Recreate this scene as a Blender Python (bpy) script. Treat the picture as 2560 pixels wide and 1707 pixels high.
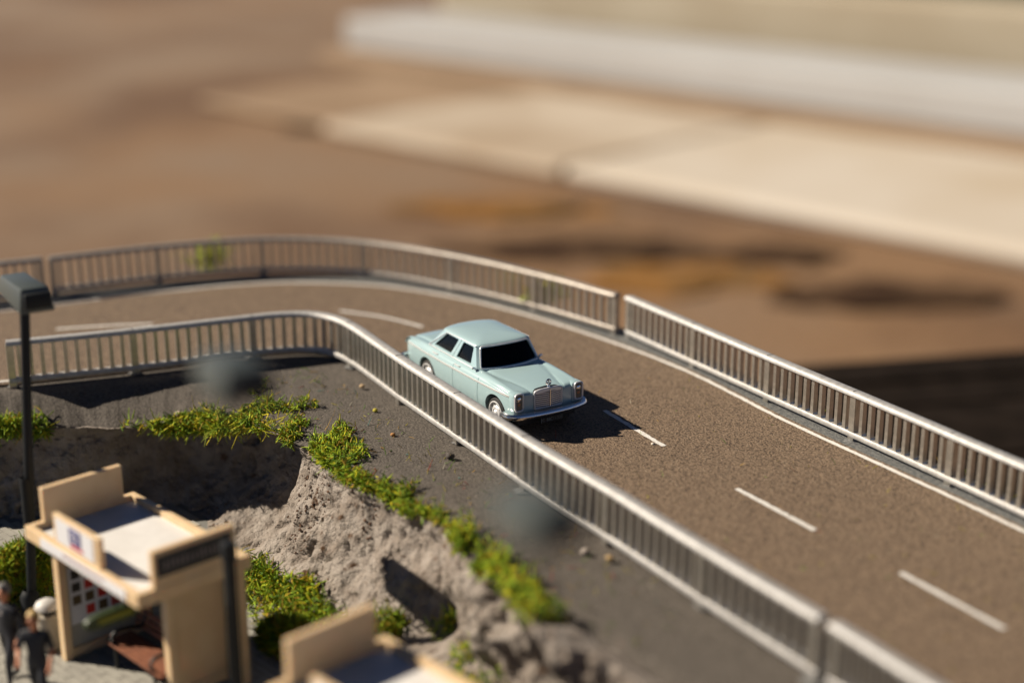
import bpy, bmesh, math, random
import numpy as np
from mathutils import Vector, Matrix, noise
R = math.radians
random.seed(7); rng = np.random.default_rng(7)
scene = bpy.context.scene
COL = scene.collection
for o in list(bpy.data.objects): bpy.data.objects.remove(o)

# ------------------------------------------------------------------ camera, sky, sun, exposure
CAM = Vector((26.065, -15.783, 10.978)); YAW = R(148.047); PITCH = R(17.685)
cd = bpy.data.cameras.new('camera'); cam = bpy.data.objects.new('camera', cd); COL.objects.link(cam)
fw = Vector((math.cos(PITCH)*math.cos(YAW), math.cos(PITCH)*math.sin(YAW), -math.sin(PITCH)))
rt = Vector((math.sin(YAW), -math.cos(YAW), 0)); up = rt.cross(fw)
cam.matrix_world = Matrix(((rt.x, up.x, -fw.x, CAM.x), (rt.y, up.y, -fw.y, CAM.y), (rt.z, up.z, -fw.z, CAM.z), (0, 0, 0, 1)))
cd.sensor_width = 36; cd.lens = 55.0; cd.clip_start = .1; cd.clip_end = 3000
cd.dof.use_dof = True; cd.dof.focus_distance = 30.4; cd.dof.aperture_fstop = 0.085; cd.dof.aperture_blades = 0
scene.camera = cam
scene.cycles.diffuse_bounces = 1
SUN = Vector((-1.0, -0.98, 1.0)).normalized()
w = bpy.data.worlds.new('World'); scene.world = w; w.use_nodes = True
nt = w.node_tree; nt.nodes.clear()
sky = nt.nodes.new('ShaderNodeTexSky'); sky.sky_type = 'NISHITA'; sky.sun_disc = False
sky.sun_elevation = math.asin(SUN.z); sky.sun_rotation = math.atan2(SUN.x, SUN.y); sky.altitude = 2500; sky.air_density = 0.3; sky.dust_density = 0.15; sky.ozone_density = 2.5
bg = nt.nodes.new('ShaderNodeBackground'); bg.inputs['Strength'].default_value = 0.05
wo = nt.nodes.new('ShaderNodeOutputWorld')
nt.links.new(sky.outputs[0], bg.inputs['Color']); nt.links.new(bg.outputs[0], wo.inputs['Surface'])
sl = bpy.data.lights.new('sun', 'SUN'); sl.energy = 4.8; sl.angle = R(0.5); sl.color = (1.0, 0.885, 0.73)
so = bpy.data.objects.new('sun', sl); COL.objects.link(so); so.rotation_euler = SUN.to_track_quat('Z', 'Y').to_euler()
vs = scene.view_settings; vs.view_transform = 'Standard'; vs.look = 'None'; vs.gamma = 1; vs.exposure = 0.66
vs.use_curve_mapping = False

# ------------------------------------------------------------------ materials
def mat(name, col, rough=.6, metal=0., spec=.5, coat=0., var=None, vscale=8., vdetail=4., vlo=.4, vhi=.6, bump=0., bscale=40., bdist=.02, col3=None, c3scale=3., c3lo=.6, c3hi=.66, attr=None, sss=0., bump2=None):
    m = bpy.data.materials.new(name); m.use_nodes = True
    n = m.node_tree.nodes; L = m.node_tree.links; b = n['Principled BSDF']
    b.inputs['Roughness'].default_value = rough; b.inputs['Metallic'].default_value = metal
    b.inputs['Specular IOR Level'].default_value = spec
    b.inputs['Coat Weight'].default_value = coat; b.inputs['Coat Roughness'].default_value = .05
    b.inputs['Base Color'].default_value = (*col, 1)
    if sss: b.inputs['Subsurface Weight'].default_value = sss; b.inputs['Subsurface Radius'].default_value = (.30, .20, .10); b.inputs['Subsurface Scale'].default_value = .25
    tc = n.new('ShaderNodeTexCoord').outputs['Object']
    out = None
    def noi(s, d=4., r=.55):
        t = n.new('ShaderNodeTexNoise'); t.inputs['Scale'].default_value = s; t.inputs['Detail'].default_value = d; t.inputs['Roughness'].default_value = r
        L.new(tc, t.inputs['Vector']); return t.outputs['Fac']
    def ramp(f, a, c):
        t = n.new('ShaderNodeMapRange'); t.inputs[1].default_value = a; t.inputs[2].default_value = c; L.new(f, t.inputs[0]); return t.outputs[0]
    def mix(f, a, c, mode='MIX'):
        t = n.new('ShaderNodeMix'); t.data_type = 'RGBA'; t.blend_type = mode
        if isinstance(f, float): t.inputs[0].default_value = f
        else: L.new(f, t.inputs[0])
        for i, q in ((6, a), (7, c)):
            if isinstance(q, tuple): t.inputs[i].default_value = (*q, 1)
            else: L.new(q, t.inputs[i])
        return t.outputs[2]
    if attr:
        a = n.new('ShaderNodeAttribute'); a.attribute_name = attr; out = a.outputs['Color']
    if var: out = mix(ramp(noi(vscale, vdetail), vlo, vhi), col if out is None else out, var)
    if col3: out = mix(ramp(noi(c3scale, 5., .6), c3lo, c3hi), out if out is not None else col, col3)
    if out is not None: L.new(out, b.inputs['Base Color'])
    if bump:
        bp = n.new('ShaderNodeBump'); bp.inputs['Strength'].default_value = bump; bp.inputs['Distance'].default_value = bdist
        L.new(noi(bscale, 3.), bp.inputs['Height'])
        if bump2:
            b2 = n.new('ShaderNodeBump'); b2.inputs['Strength'].default_value = bump2[0]; b2.inputs['Distance'].default_value = bump2[2]
            L.new(noi(bump2[1], 4.), b2.inputs['Height']); L.new(bp.outputs[0], b2.inputs['Normal']); L.new(b2.outputs[0], b.inputs['Normal'])
        else: L.new(bp.outputs[0], b.inputs['Normal'])
    return m
M = {}
M['road'] = mat('road_asphalt', (.225, .158, .103), .75, var=(.075, .050, .032), vscale=22, vdetail=2., vlo=.44, vhi=.60, col3=(.50, .40, .29), c3scale=30, c3lo=.60, c3hi=.72, bump=1., bscale=30, bdist=.03, spec=.35)
M['verge'] = mat('verge_grit', (.130, .112, .094), .85, var=(.060, .051, .043), vscale=22, vdetail=3., vlo=.4, vhi=.62, col3=(.24, .20, .16), c3scale=30, c3lo=.6, c3hi=.75, bump=1., bscale=26, bdist=.03, spec=.3)
M['gutter'] = mat('gutter_grit', (.17, .17, .16), .9, var=(.09, .095, .095), vscale=12, bump=1., bscale=30, bdist=.03)
M['cliff'] = mat('cliff_plaster', (.315, .275, .238), .9, var=(.235, .196, .162), vscale=2.2, vlo=.4, vhi=.62, col3=(.10, .055, .03), c3scale=2.6, c3lo=.615, c3hi=.70, bump=1., bscale=24, bdist=.045, bump2=(.9, 7., .09), spec=.2)
M['line'] = mat('white_line_paint', (.72, .70, .66), .7, var=(.36, .30, .24), vscale=24, vdetail=3., vlo=.55, vhi=.75, bump=.8, bscale=40, bdist=.015)
M['silver'] = mat('silver_plastic', (.50, .49, .475), .60, .45, var=(.40, .39, .375), vscale=9, bump=.12, bscale=14, bdist=.01)
M['mint'] = mat('mint_paint', (.385, .535, .560), .26, 0, .5, .8)
M['chrome'] = mat('chrome', (.84, .83, .82), .16, 1.0, bump=.1, bscale=30, bdist=.004)
M['glass'] = mat('dark_car_glass', (.003, .004, .005), .05, 0, .08)
M['trim'] = mat('silver_trim', (.82, .82, .82), .30, .35)
M['dull'] = mat('dull_silver', (.42, .38, .33), .5, .5, var=(.34, .30, .26), vscale=6)
M['bar'] = mat('silver_bars', (.50, .47, .42), .36, .85, var=(.40, .38, .34), vscale=9)
M['tyre'] = mat('tyre_rubber', (.012, .012, .012), .7)
M['black'] = mat('black_plastic', (.010, .011, .012), .5)
M['groove'] = mat('dark_gap', (.03, .04, .04), .7)
M['lens'] = mat('headlight_glass', (.10, .11, .11), .05, .3, .7)
M['amber'] = mat('amber_lamp', (.45, .20, .08), .2)
M['plate'] = mat('plate_letters', (.16, .19, .2), .6)
M['cream'] = mat('cream_plastic', (.72, .535, .325), .45, sss=.3, var=(.68, .49, .285), vscale=3)
M['deck'] = mat('roof_deck_white', (.74, .72, .69), .5, var=(.68, .66, .63), vscale=2)
M['white'] = mat('white_paper', (.72, .72, .74), .6)
M['blue'] = mat('blue_print', (.06, .05, .20), .6)
M['red'] = mat('red_print', (.55, .04, .03), .6)
M['maroon'] = mat('maroon_print', (.22, .08, .08), .6)
M['darksign'] = mat('dark_sign', (.018, .018, .026), .5)
M['signtext'] = mat('sign_lettering', (.20, .17, .17), .6)
M['brown_print'] = mat('brown_print', (.10, .07, .03), .6)
M['dark_print'] = mat('dark_print', (.02, .02, .02), .6)
M['greensign'] = mat('green_sign', (.022, .04, .008), .5)
M['limesign'] = mat('lime_sign', (.20, .20, .006), .5)
M['wood'] = mat('bench_wood', (.23, .085, .042), .55, var=(.17, .06, .03), vscale=6)
M['paving'] = mat('paving', (.34, .325, .28), .85, var=(.28, .265, .23), vscale=3, bump=.4, bscale=20, bdist=.02)
M['joint'] = mat('paving_joint', (.17, .165, .15), .9)
M['lamp'] = mat('lamp_grey_green', (.060, .072, .068), .45, .0)
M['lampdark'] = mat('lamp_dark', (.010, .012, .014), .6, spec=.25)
M['earth'] = mat('bare_earth', (.200, .112, .052), .95, var=(.118, .060, .026), vscale=.022, vdetail=3, vlo=.42, vhi=.58, col3=(.20, .135, .085), c3scale=.018, c3lo=.45, c3hi=.65, bump=.5, bscale=.6, bdist=.6)
M['whitestep'] = mat('white_painted_timber', (.44, .44, .435), .7, var=(.40, .395, .385), vscale=.02)
M['creamstep'] = mat('cream_painted_timber', (.56, .50, .42), .7, var=(.48, .40, .30), vscale=.02)
M['tanwood'] = mat('tan_wood', (.30, .205, .125), .8, var=(.25, .165, .095), vscale=.03)
M['midboard'] = mat('cream_tan_paint', (.52, .45, .36), .8, var=(.36, .275, .19), vscale=.03, vlo=.35, vhi=.65)
M['oliverail'] = mat('dull_cream_paint', (.42, .365, .27), .7, var=(.36, .30, .21), vscale=.03)
M['greenrail'] = mat('dark_green_paint', (.05, .06, .03), .7)
M['lump'] = mat('dark_brown', (.040, .021, .012), .95, var=(.085, .05, .028), vscale=.25, spec=.1)
M['leafpile'] = mat('leaf_pile', (.26, .125, .035), .95, var=(.16, .09, .035), vscale=.2, spec=.1)
M['oldtimber'] = mat('dark_weathered_timber', (.016, .011, .008), .95, spec=.08, var=(.009, .006, .004), vscale=.6)
M['soil'] = mat('embankment_soil', (.10, .075, .05), .95, var=(.05, .04, .025), vscale=1.4, bump=1., bscale=6, bdist=.1)
M['moss'] = mat('moss_fibre', (.1, .2, .02), .7, attr='tint', spec=.2)
M['pebble'] = mat('pebble', (.4, .32, .22), .8, attr='tint')
M['glue'] = mat('grey_glue', (.17, .17, .165), .7, var=(.10, .10, .10), vscale=10, bump=.8, bscale=14, bdist=.03)
M['skin'] = mat('figure_skin', (.50, .20, .10), .6)
M['suit'] = mat('figure_dark_suit', (.024, .025, .032), .6)
M['greyhair'] = mat('figure_grey_hair', (.16, .15, .14), .7)
M['blond'] = mat('figure_blond_hair', (.56, .38, .15), .6)
M['shirt'] = mat('figure_pale_shirt', (.30, .27, .25), .7)
M['charcoal'] = mat('figure_charcoal_clothes', (.018, .020, .026), .7)
M['beige'] = mat('bin_beige', (.42, .37, .29), .6)
M['lid'] = mat('bin_pale_lid', (.55, .53, .50), .5)
M['clearglass'] = mat('shelter_pane', (.40, .38, .33), .08, 0, .5)

# ------------------------------------------------------------------ mesh helpers
class MB:
    def __init__(s): s.v = []; s.f = []; s.m = []
    def add(s, vs, fs, mi=0):
        k = len(s.v); s.v += [tuple(p) for p in vs]; s.f += [tuple(i+k for i in f) for f in fs]; s.m += [mi]*len(fs); return s
    def box(s, c, d, rz=0., mi=0, tilt=None):
        pts = []
        for z in (-.5, .5):
            for x, y in ((-.5, -.5), (.5, -.5), (.5, .5), (-.5, .5)): pts.append(Vector((x*d[0], y*d[1], z*d[2])))
        mt = Matrix.Rotation(rz, 3, 'Z')
        if tilt: mt = mt @ Matrix.Rotation(tilt[0], 3, 'X') @ Matrix.Rotation(tilt[1], 3, 'Y')
        pts = [mt @ p + Vector(c) for p in pts]
        return s.add(pts, [(3, 2, 1, 0), (4, 5, 6, 7), (0, 1, 5, 4), (1, 2, 6, 5), (2, 3, 7, 6), (3, 0, 4, 7)], mi)
    def sweep(s, path, prof, closed=False, ups=None, mi=0, scale=None):
        # path: list of Vector; prof: list of (a,b): a sideways (left of the path), b up
        n = len(path); k = len(prof); vs = []
        for i in range(n):
            a = path[(i-1) % n] if closed or i > 0 else path[i]; b = path[(i+1) % n] if closed or i < n-1 else path[i]
            t = (b-a).normalized(); u = Vector(ups[i]) if ups else Vector((0, 0, 1))
            if abs(t.dot(u)) > .98: u = Vector((0, 1, 0))
            l = u.cross(t).normalized(); u2 = t.cross(l)
            sc = scale[i] if scale else 1.
            for (p, q) in prof: vs.append(path[i] + l*p*sc + u2*q*sc)
        fs = []
        for i in range(n if closed else n-1):
            j = (i+1) % n
            for q in range(k): fs.append((i*k+q, i*k+(q+1) % k, j*k+(q+1) % k, j*k+q))
        if not closed: fs += [tuple(range(k))[::-1], tuple((n-1)*k+q for q in range(k))]
        return s.add(vs, fs, mi)
    def tube(s, path, r, k=8, closed=False, mi=0, scale=None):
        return s.sweep([Vector(p) for p in path], [(r*math.cos(2*math.pi*i/k), r*math.sin(2*math.pi*i/k)) for i in range(k)], closed, None, mi, scale)
    def lathe(s, prof, axis='Z', c=(0, 0, 0), k=24, mi=0):
        vs = []; n = len(prof)
        for i in range(k):
            a = 2*math.pi*i/k
            for (r, h) in prof:
                p = (r*math.cos(a), r*math.sin(a), h) if axis == 'Z' else ((r*math.cos(a), h, r*math.sin(a)) if axis == 'Y' else (h, r*math.cos(a), r*math.sin(a)))
                vs.append((p[0]+c[0], p[1]+c[1], p[2]+c[2]))
        fs = [(i*n+q, ((i+1) % k)*n+q, ((i+1) % k)*n+q+1, i*n+q+1) for i in range(k) for q in range(n-1)]
        return s.add(vs, fs, mi)
    def prism(s, poly, ax, lo, hi, mi=0):
        # poly: 2-D points in the two axes other than ax
        def P(p, h): return (h, p[0], p[1]) if ax == 0 else ((p[0], h, p[1]) if ax == 1 else (p[0], p[1], h))
        n = len(poly); vs = [P(p, lo) for p in poly]+[P(p, hi) for p in poly]
        fs = [tuple(range(n))[::-1], tuple(range(n, 2*n))]+[(i, (i+1) % n, n+(i+1) % n, n+i) for i in range(n)]
        return s.add(vs, fs, mi)
    def mesh(s, name, mats, smooth=None, bevel=0., fixn=True):
        me = bpy.data.meshes.new(name); me.from_pydata(s.v, [], s.f)
        for m in (mats if isinstance(mats, (list, tuple)) else [mats]): me.materials.append(M[m])
        me.polygons.foreach_set('material_index', s.m)
        if fixn or bevel:
            bm = bmesh.new(); bm.from_mesh(me)
            if fixn: bmesh.ops.recalc_face_normals(bm, faces=bm.faces)
            if bevel:
                es = [e for e in bm.edges if len(e.link_faces) == 2 and e.calc_face_angle(0) > .5]
                bmesh.ops.bevel(bm, geom=es, offset=bevel, segments=2, affect='EDGES', profile=.5, clamp_overlap=True)
            bm.to_mesh(me); bm.free()
        if smooth is not None:
            me.polygons.foreach_set('use_smooth', [True]*len(me.polygons)); me.set_sharp_from_angle(angle=R(smooth))
        me.update(); return me
    def build(s, name, mats, parent=None, smooth=None, bevel=0., loc=None, rz=0.):
        return link(name, s.mesh(name, mats, smooth, bevel), parent, loc, rz)
def link(name, me, parent=None, loc=None, rz=0.):
    o = bpy.data.objects.new(name, me); COL.objects.link(o)
    if parent: o.parent = parent
    if loc is not None: o.location = loc
    if rz: o.rotation_euler.z = rz
    return o
def tag(o, label, cat=None, group=None, kind=None):
    if label: o['label'] = label
    if cat: o['category'] = cat
    if group: o['group'] = group
    if kind: o['kind'] = kind
    return o
def thing(name, label, cat, loc=(0, 0, 0), rz=0., group=None):
    o = link(name, None, None, loc, rz); o.empty_display_size = .2; return tag(o, label, cat, group)
def copy_tree(o, parent=None):
    c = o.copy(); COL.objects.link(c)
    if parent: c.parent = parent
    for ch in o.children: copy_tree(ch, c)
    return c
def crom(pts, step):
    P = [Vector(p) if len(p) == 3 else Vector((p[0], p[1], 0)) for p in pts]
    P = [P[0]*2-P[1]]+P+[P[-1]*2-P[-2]]; out = []
    for i in range(1, len(P)-2):
        for k in range(24):
            t = k/24.; a, b, c, d = P[i-1], P[i], P[i+1], P[i+2]
            out.append(.5*((2*b)+(c-a)*t+(2*a-5*b+4*c-d)*t*t+(3*b-a-3*c+d)*t**3))
    out.append(P[-2])
    return resample(out, step)
def resample(pts, step, n=None):
    L = [0.]
    for a, b in zip(pts, pts[1:]): L.append(L[-1]+(b-a).length)
    n = n or max(2, int(round(L[-1]/step))+1); res = []; j = 0
    for i in range(n):
        s = L[-1]*i/(n-1)
        while j < len(L)-2 and L[j+1] < s: j += 1
        f = (s-L[j])/max(1e-9, L[j+1]-L[j]); res.append(pts[j].lerp(pts[j+1], min(1, f)))
    return res
def offset(path, d):   # positive = left
    out = []
    for i, p in enumerate(path):
        t = (path[min(i+1, len(path)-1)]-path[max(i-1, 0)]).normalized(); out.append(p+Vector((-t.y, t.x, 0))*d)
    return out
def sheet(name, poly, z, m, parent=None):
    me = bpy.data.meshes.new(name); bm = bmesh.new()
    f = bm.faces.new([bm.verts.new((p[0], p[1], z)) for p in poly]); bm.normal_update()
    if f.normal.z < 0: f.normal_flip()
    bmesh.ops.triangulate(bm, faces=[f]); bm.to_mesh(me); bm.free(); me.materials.append(M[m])
    return link(name, me, parent)
def ribbon(name, path, wdt, z, m, parent):
    a = offset(path, wdt/2); b = offset(path, -wdt/2); n = len(path)
    jit = [random.uniform(-.012, .012) for _ in range(n)]
    mb = MB(); mb.add([(p.x, p.y+j, z) for p, j in zip(a, jit)]+[(p.x, p.y+j*.6, z) for p, j in zip(b, jit[::-1])], [(i, n+i, n+i+1, i+1) for i in range(n-1)])
    return mb.build(name, m, parent)
def fb(p, s, o=4):
    return noise.fractal(Vector(p)*s, .55, 2.1, o)

# ------------------------------------------------------------------ plan of the place (metres at the model's own scale)
NEAR = [(-6.12, -8.24), (-5.56, -5.7), (-5.2, -3.5), (-5.0, -2.5), (-4.62, -1.85), (-4.0, -1.56), (-3.2, -1.52), (-2, -1.6), (-.65, -1.7), (2.1, -1.84), (4.7, -1.96), (7.15, -2.0), (9.8, -2.09), (12.13, -2.12)]
NEAR2 = [(12.32, -2.10), (14.8, -2.2), (17.4, -2.3)]
FAR = [(-12.62, -5.45), (-12.35, -2.7), (-11.62, 0.0), (-9.95, 2.1), (-7.25, 3.5), (-4.65, 4.3), (-2.28, 4.78)]
FAR2 = [(-13.3, -10.6), (-12.95, -8.0), (-12.68, -5.6)]
OUT = [(-2.0, 4.90), (.55, 4.83), (3.17, 4.75), (5.68, 4.69), (8.2, 4.60), (10.75, 4.5), (13.3, 4.40), (15.85, 4.3)]
EDGE = [(-13.2, -20), (-12.4, -12), (-11.75, -6), (-11.35, -2.6), (-10.7, -.2), (-9.4, 1.6), (-8.25, 2.5), (-6.3, 3.4), (-3.9, 4.02), (-1.2, 4.42), (.8, 4.52), (2.5, 4.42), (4.0, 4.30), (6.4, 4.24), (8.4, 4.22), (10.3, 4.16), (13, 4.08), (18, 3.95)]
NEARFULL = [(-8.3, -20), (-7.1, -13), (-6.55, -10.2)] + NEAR[:-1] + [(12.2, -2.11), (14.8, -2.2), (19, -2.35)]
near = crom(NEARFULL, .1); edge = crom(EDGE, .1)
# ground below the model
mb = MB(); S = 1500
mb.add([(-S, -S, -30), (S, -S, -30), (S, S, -30), (-S, S, -30)], [(0, 1, 2, 3)])
tag(mb.build('ground', 'earth'), 'bare brown earth stretching away behind the model landscape', kind='structure')
# road
road = sheet('road', [p.xy for p in offset(near, .13)] + [p.xy for p in offset(edge, .13)[::-1]], .012, 'road')
tag(road, 'brown grey gritty model road bending round to the left', kind='structure')
ribbon('edge_line', edge, .105, .017, 'line', road)
ribbon('edge_line', offset(near, .36), .10, .017, 'line', road)
for a in ([(1.78, 1.57), (2.9, 1.48), (3.99, 1.40)], [(6.32, 1.25), (8.39, 1.22)], [(10.3, 1.27), (12.44, 1.21)], [(14.5, 1.15), (16.6, 1.1)], [(-2.7, 1.62), (-.6, 1.62)], [(-7.46, .13), (-6.4, .8), (-5.2, 1.22)], [(-9.63, -6.22), (-9.3, -5.2), (-8.84, -4.15)], [(-10.6, -10.5), (-10.2, -8.4)]):
    ribbon('lane_dash', crom(a, .1), .105, .017, 'line', road)
# gutter between the edge line and the outer railings
gut = sheet('gutter', [p.xy for p in offset(edge, -.1)] + [p.xy for p in offset(edge, .95)[::-1]], .004, 'gutter')
tag(gut, 'grey gritty gutter strip under the outer railings', kind='structure')

# ------------------------------------------------------------------ verge and cliff (one sheet swept along the cliff top)
CE = [(-8.6, -20), (-7.4, -14), (-6.0, -10.6), (-5.1, -8.8), (-4.35, -7.35), (-3.75, -6.3), (-3.0, -5.45), (-1.95, -4.85), (-.95, -4.4), (.33, -4.22), (1.87, -4.2), (3.2, -4.02), (4.4, -3.85), (6.1, -4.02), (7.8, -4.15), (9, -4.15), (10.2, -4.1), (12, -4.1), (15, -4.2), (19, -4.3)]
CI = [(-8.5, -20), (-7.4, -14), (-6.9, -10.5), (-6.5, -8.5), (-6.2, -7), (-5.9, -5.5), (-5.6, -4), (-5.2, -2.0), (-4.0, -1.0), (-2, -1.0), (0, -1.1), (2.5, -1.3), (4.4, -1.4), (6.1, -1.5), (7.8, -1.6), (9, -1.6), (10.2, -1.7), (12, -1.7), (15, -1.7), (19, -1.8)]
def crom_pairs(A, B, step):
    P4 = [Vector((a[0], a[1], 0)) for a in A]; Q4 = [Vector((b[0], b[1], 0)) for b in B]
    def ev(P, i, t):
        a = P[max(i-1, 0)]; b = P[i]; c = P[min(i+1, len(P)-1)]; d = P[min(i+2, len(P)-1)]
        return .5*((2*b)+(c-a)*t+(2*a-5*b+4*c-d)*t*t+(3*b-a-3*c+d)*t**3)
    fine = [(ev(P4, i, k/20.), ev(Q4, i, k/20.)) for i in range(len(P4)-1) for k in range(20)]+[(P4[-1], Q4[-1])]
    L = [0.]
    for a, b in zip(fine, fine[1:]): L.append(L[-1]+(b[0]-a[0]).length)
    n = int(L[-1]/step); out = []; j = 0
    for i in range(n+1):
        s = L[-1]*i/n
        while j < len(L)-2 and L[j+1] < s: j += 1
        f = min(1, (s-L[j])/max(1e-9, L[j+1]-L[j])); out.append((fine[j][0].lerp(fine[j+1][0], f), fine[j][1].lerp(fine[j+1][1], f)))
    return out
pairs = [p for p in crom_pairs(CE, CI, .042) if -13.5 < p[0].y and p[0].x < 14.5]
PROF = [(0, 0), (.07, -.05), (.10, -.16), (.06, -.34), (.10, -.6), (.24, -1.0), (.45, -1.4), (.72, -1.8), (.98, -2.1), (1.25, -2.33), (1.6, -2.46), (2.1, -2.6)]
def prof_at(t):
    s = t*(len(PROF)-1); i = min(int(s), len(PROF)-2); f = s-i
    a, b = PROF[i], PROF[i+1]; return a[0]+(b[0]-a[0])*f, a[1]+(b[1]-a[1])*f
NI, NC = 26, 110
LUMPS = [(8.5, -4.3, -.5, .42, .55), (9.4, -4.2, -.3, .45, .60), (10.3, -4.15, -.3, .5, .62), (11.2, -4.2, -.3, .45, .5), (8.9, -4.6, -1.1, .45, .45), (7.9, -4.45, -1.0, .4, .4), (10.0, -4.6, -1.2, .4, -.4), (9.0, -4.4, -.75, .22, -.3), (5.1, -4.5, -1.5, .5, -.55), (6.1, -4.5, -1.5, .5, -.55), (7.2, -4.6, -1.7, .6, -.6)]
def sstep(a, b, x):
    t = min(1, max(0, (x-a)/(b-a))); return t*t*(3-2*t)
grid = []; gmeta = []
for ui, (e, i_) in enumerate(pairs):
    e2 = pairs[min(ui+3, len(pairs)-1)][0]; e1 = pairs[max(ui-3, 0)][0]
    t = (e2-e1).normalized(); nrm = Vector((t.y, -t.x, 0))
    wob = .16*fb((e.x, e.y, 3.3), .9, 3) + .05*fb((e.x, e.y, 8.8), 4., 3)
    bowl = 1-sstep(-3.4, -1.2, e.x)          # the hollow on the left, steeper
    rocky = sstep(5.2, 7.2, e.x)
    row = []
    for k in range(NI):
        f = k/NI; p = i_.lerp(e+nrm*wob, f)
        z = -.035 + .03*sstep(.25, .5, f) + .012*fb((p.x, p.y, 0), 3.) * sstep(.35, .6, f) - .10*sstep(.78, 1, f) - .42*bowl*sstep(.3, 1, f)
        row.append(Vector((p.x, p.y, z)))
    z0 = -.135 - .42*bowl
    for k in range(NC+1):
        tt = k/NC; d, z = prof_at(tt)
        d = d*(1-.72*bowl) - (.30+1.0*(1-sstep(-1.3, .2, e.x))*sstep(-4.6, -3.2, e.x))*(1-sstep(-1.3, .35, e.x))*sstep(.03, .40, tt)*(1-.72*sstep(.55, .95, tt)); zz = z0 + z*(2.6+z0)/2.6 if z0 > -2 else z
        p = Vector((e.x, e.y, 0)) + nrm*(d+wob*(1-sstep(.0, .45, tt))); p.z = zz
        q = Vector((p.x, p.y, p.z))
        g = sstep(0, .06, tt)*(1-.6*sstep(.85, 1, tt))
        big = fb(q, .75, 3); med = fb(q+Vector((7, 1, 3)), 2.6, 4); fine = fb(q+Vector((2, 9, 5)), 8., 4)
        rough = sstep(.05, .4, fb(q+Vector((11, 4, 2)), .7, 2))*(1-.75*sstep(1.2, 2.4, q.x)) + .5*math.exp(-((q.x-.4)**2+(q.z+1.3)**2)/.5)
        amp = .15*big + .028*med*(.35+2.*rough) + .016*fine*(.35+2.6*rough)
        amp -= .06*sstep(.34, .55, fb(q+Vector((5, 5, 1)), 3.6, 3)) + .05*rough*sstep(.1, .45, fb(q+Vector((1, 6, 1)), 7., 3))
        amp += rocky*(.40*fb(q+Vector((3, 3, 3)), 1.0, 3) + .12*abs(fb(q, 3.2, 3)))
        # gouges
        gl = fb(Vector((q.x*1.3+q.z*.5, q.y*1.3, q.z*.25)), 1.6, 3); amp -= .10*sstep(.38, .44, gl)*(.3+.7*rough)
        lift = 0.
        for (bx, by, bz, br, bh) in LUMPS:
            r2 = ((q.x-bx)**2+(q.y-by)**2+(q.z-bz)**2)/br**2
            if r2 < 6: amp += bh*math.exp(-r2); lift += max(0, bh)*.55*math.exp(-r2)
        p = p + (nrm*.93+Vector((0, 0, .36)))*amp*g + Vector((0, 0, lift))
        row.append(p)
    grid.append(row)
NV = NI+NC+1; NU = len(grid)
mb = MB()
vs = [p for r in grid for p in r]
fs = []; ms = []
for u in range(NU-1):
    for v in range(NV-1):
        fs.append((u*NV+v, u*NV+v+1, (u+1)*NV+v+1, (u+1)*NV+v)); ms.append(0 if v < NI+1 else 1)
mb.v = [tuple(p) for p in vs]; mb.f = fs; mb.m = ms
me = mb.mesh('cliff', ['verge', 'cliff'], None); me.polygons.foreach_set('use_smooth', [True]*len(me.polygons))
cl = link('terrain', me); tag(cl, 'grey gritty verge breaking off in a pale plaster cliff', kind='structure')
G = np.array([[tuple(p) for p in r] for r in grid])            # NU x NV x 3
N_ = np.cross(np.gradient(G, axis=0), np.gradient(G, axis=1)); N_ /= np.linalg.norm(N_, axis=2, keepdims=True)+1e-9
if N_[NU//2, 4, 2] < 0: N_ = -N_
# embankment behind the outer railings
emb = crom([(-15.2, -20), (-14.2, -12), (-13.4, -7), (-12.7, -2.6), (-11.9, .2), (-10.2, 2.4), (-7.4, 3.9), (-4.7, 4.7), (-2, 5.15), (3, 5.05), (8, 4.9), (13, 4.7), (19, 4.4)], .3)
mb = MB(); K = 16; vs = []; e_n = len(emb)
for i, p in enumerate(emb):
    t = (emb[min(i+1, e_n-1)]-emb[max(i-1, 0)]).normalized(); nn = Vector((-t.y, t.x, 0))
    for k in range(K):
        f = k/(K-1); d = -1.0 + (1.0*min(1, f*8) + max(0, f-.125)/.875*4.6); z = -.02 - 8.4*max(0, f-.125)/.875
        q = p+nn*d; a = .5*fb((q.x, q.y, z), .5, 3)*sstep(.1, .3, f); vs.append((q.x+nn.x*a, q.y+nn.y*a, z+(a*.4 if f > .12 else -.02)))
mb.add(vs, [(i*K+k, i*K+k+1, (i+1)*K+k+1, (i+1)*K+k) for i in range(e_n-1) for k in range(K-1)])
tag(mb.build('embankment', 'soil', None, 60), 'dark earth bank dropping away behind the outer railings', kind='structure')
# lower street level and the block that carries it all
mb = MB(); mb.box((6, -10.6, -16.3), (26, 19.4, 27.4)); tag(mb.build('base_block', 'soil'), 'block under the lower street of the model', kind='structure')
pv = sheet('pavement', [(-7, -20), (18.9, -20), (18.9, -3.2), (-7, -3.2)], -2.4, 'joint'); tag(pv, 'pale ribbed paving of the lower street', kind='structure')
mb = MB(); ca, sa = math.cos(R(12)), math.sin(R(12))
for i in range(-14, 30):
    for j in range(-40, 30):
        lx = i*.62 + (.31 if j % 2 else 0); ly = j*.155; x = 2.7+lx*ca-ly*sa; y = -8.55+lx*sa+ly*ca
        if -4.5 < x < 14 and -15 < y < -5.6: mb.box((x, y, -2.394+random.uniform(0, .004)), (.60, .135, .02), R(12))
pv_s = mb.build('paving_setts', 'paving', pv); pv_s['kind'] = 'stuff'
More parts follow.
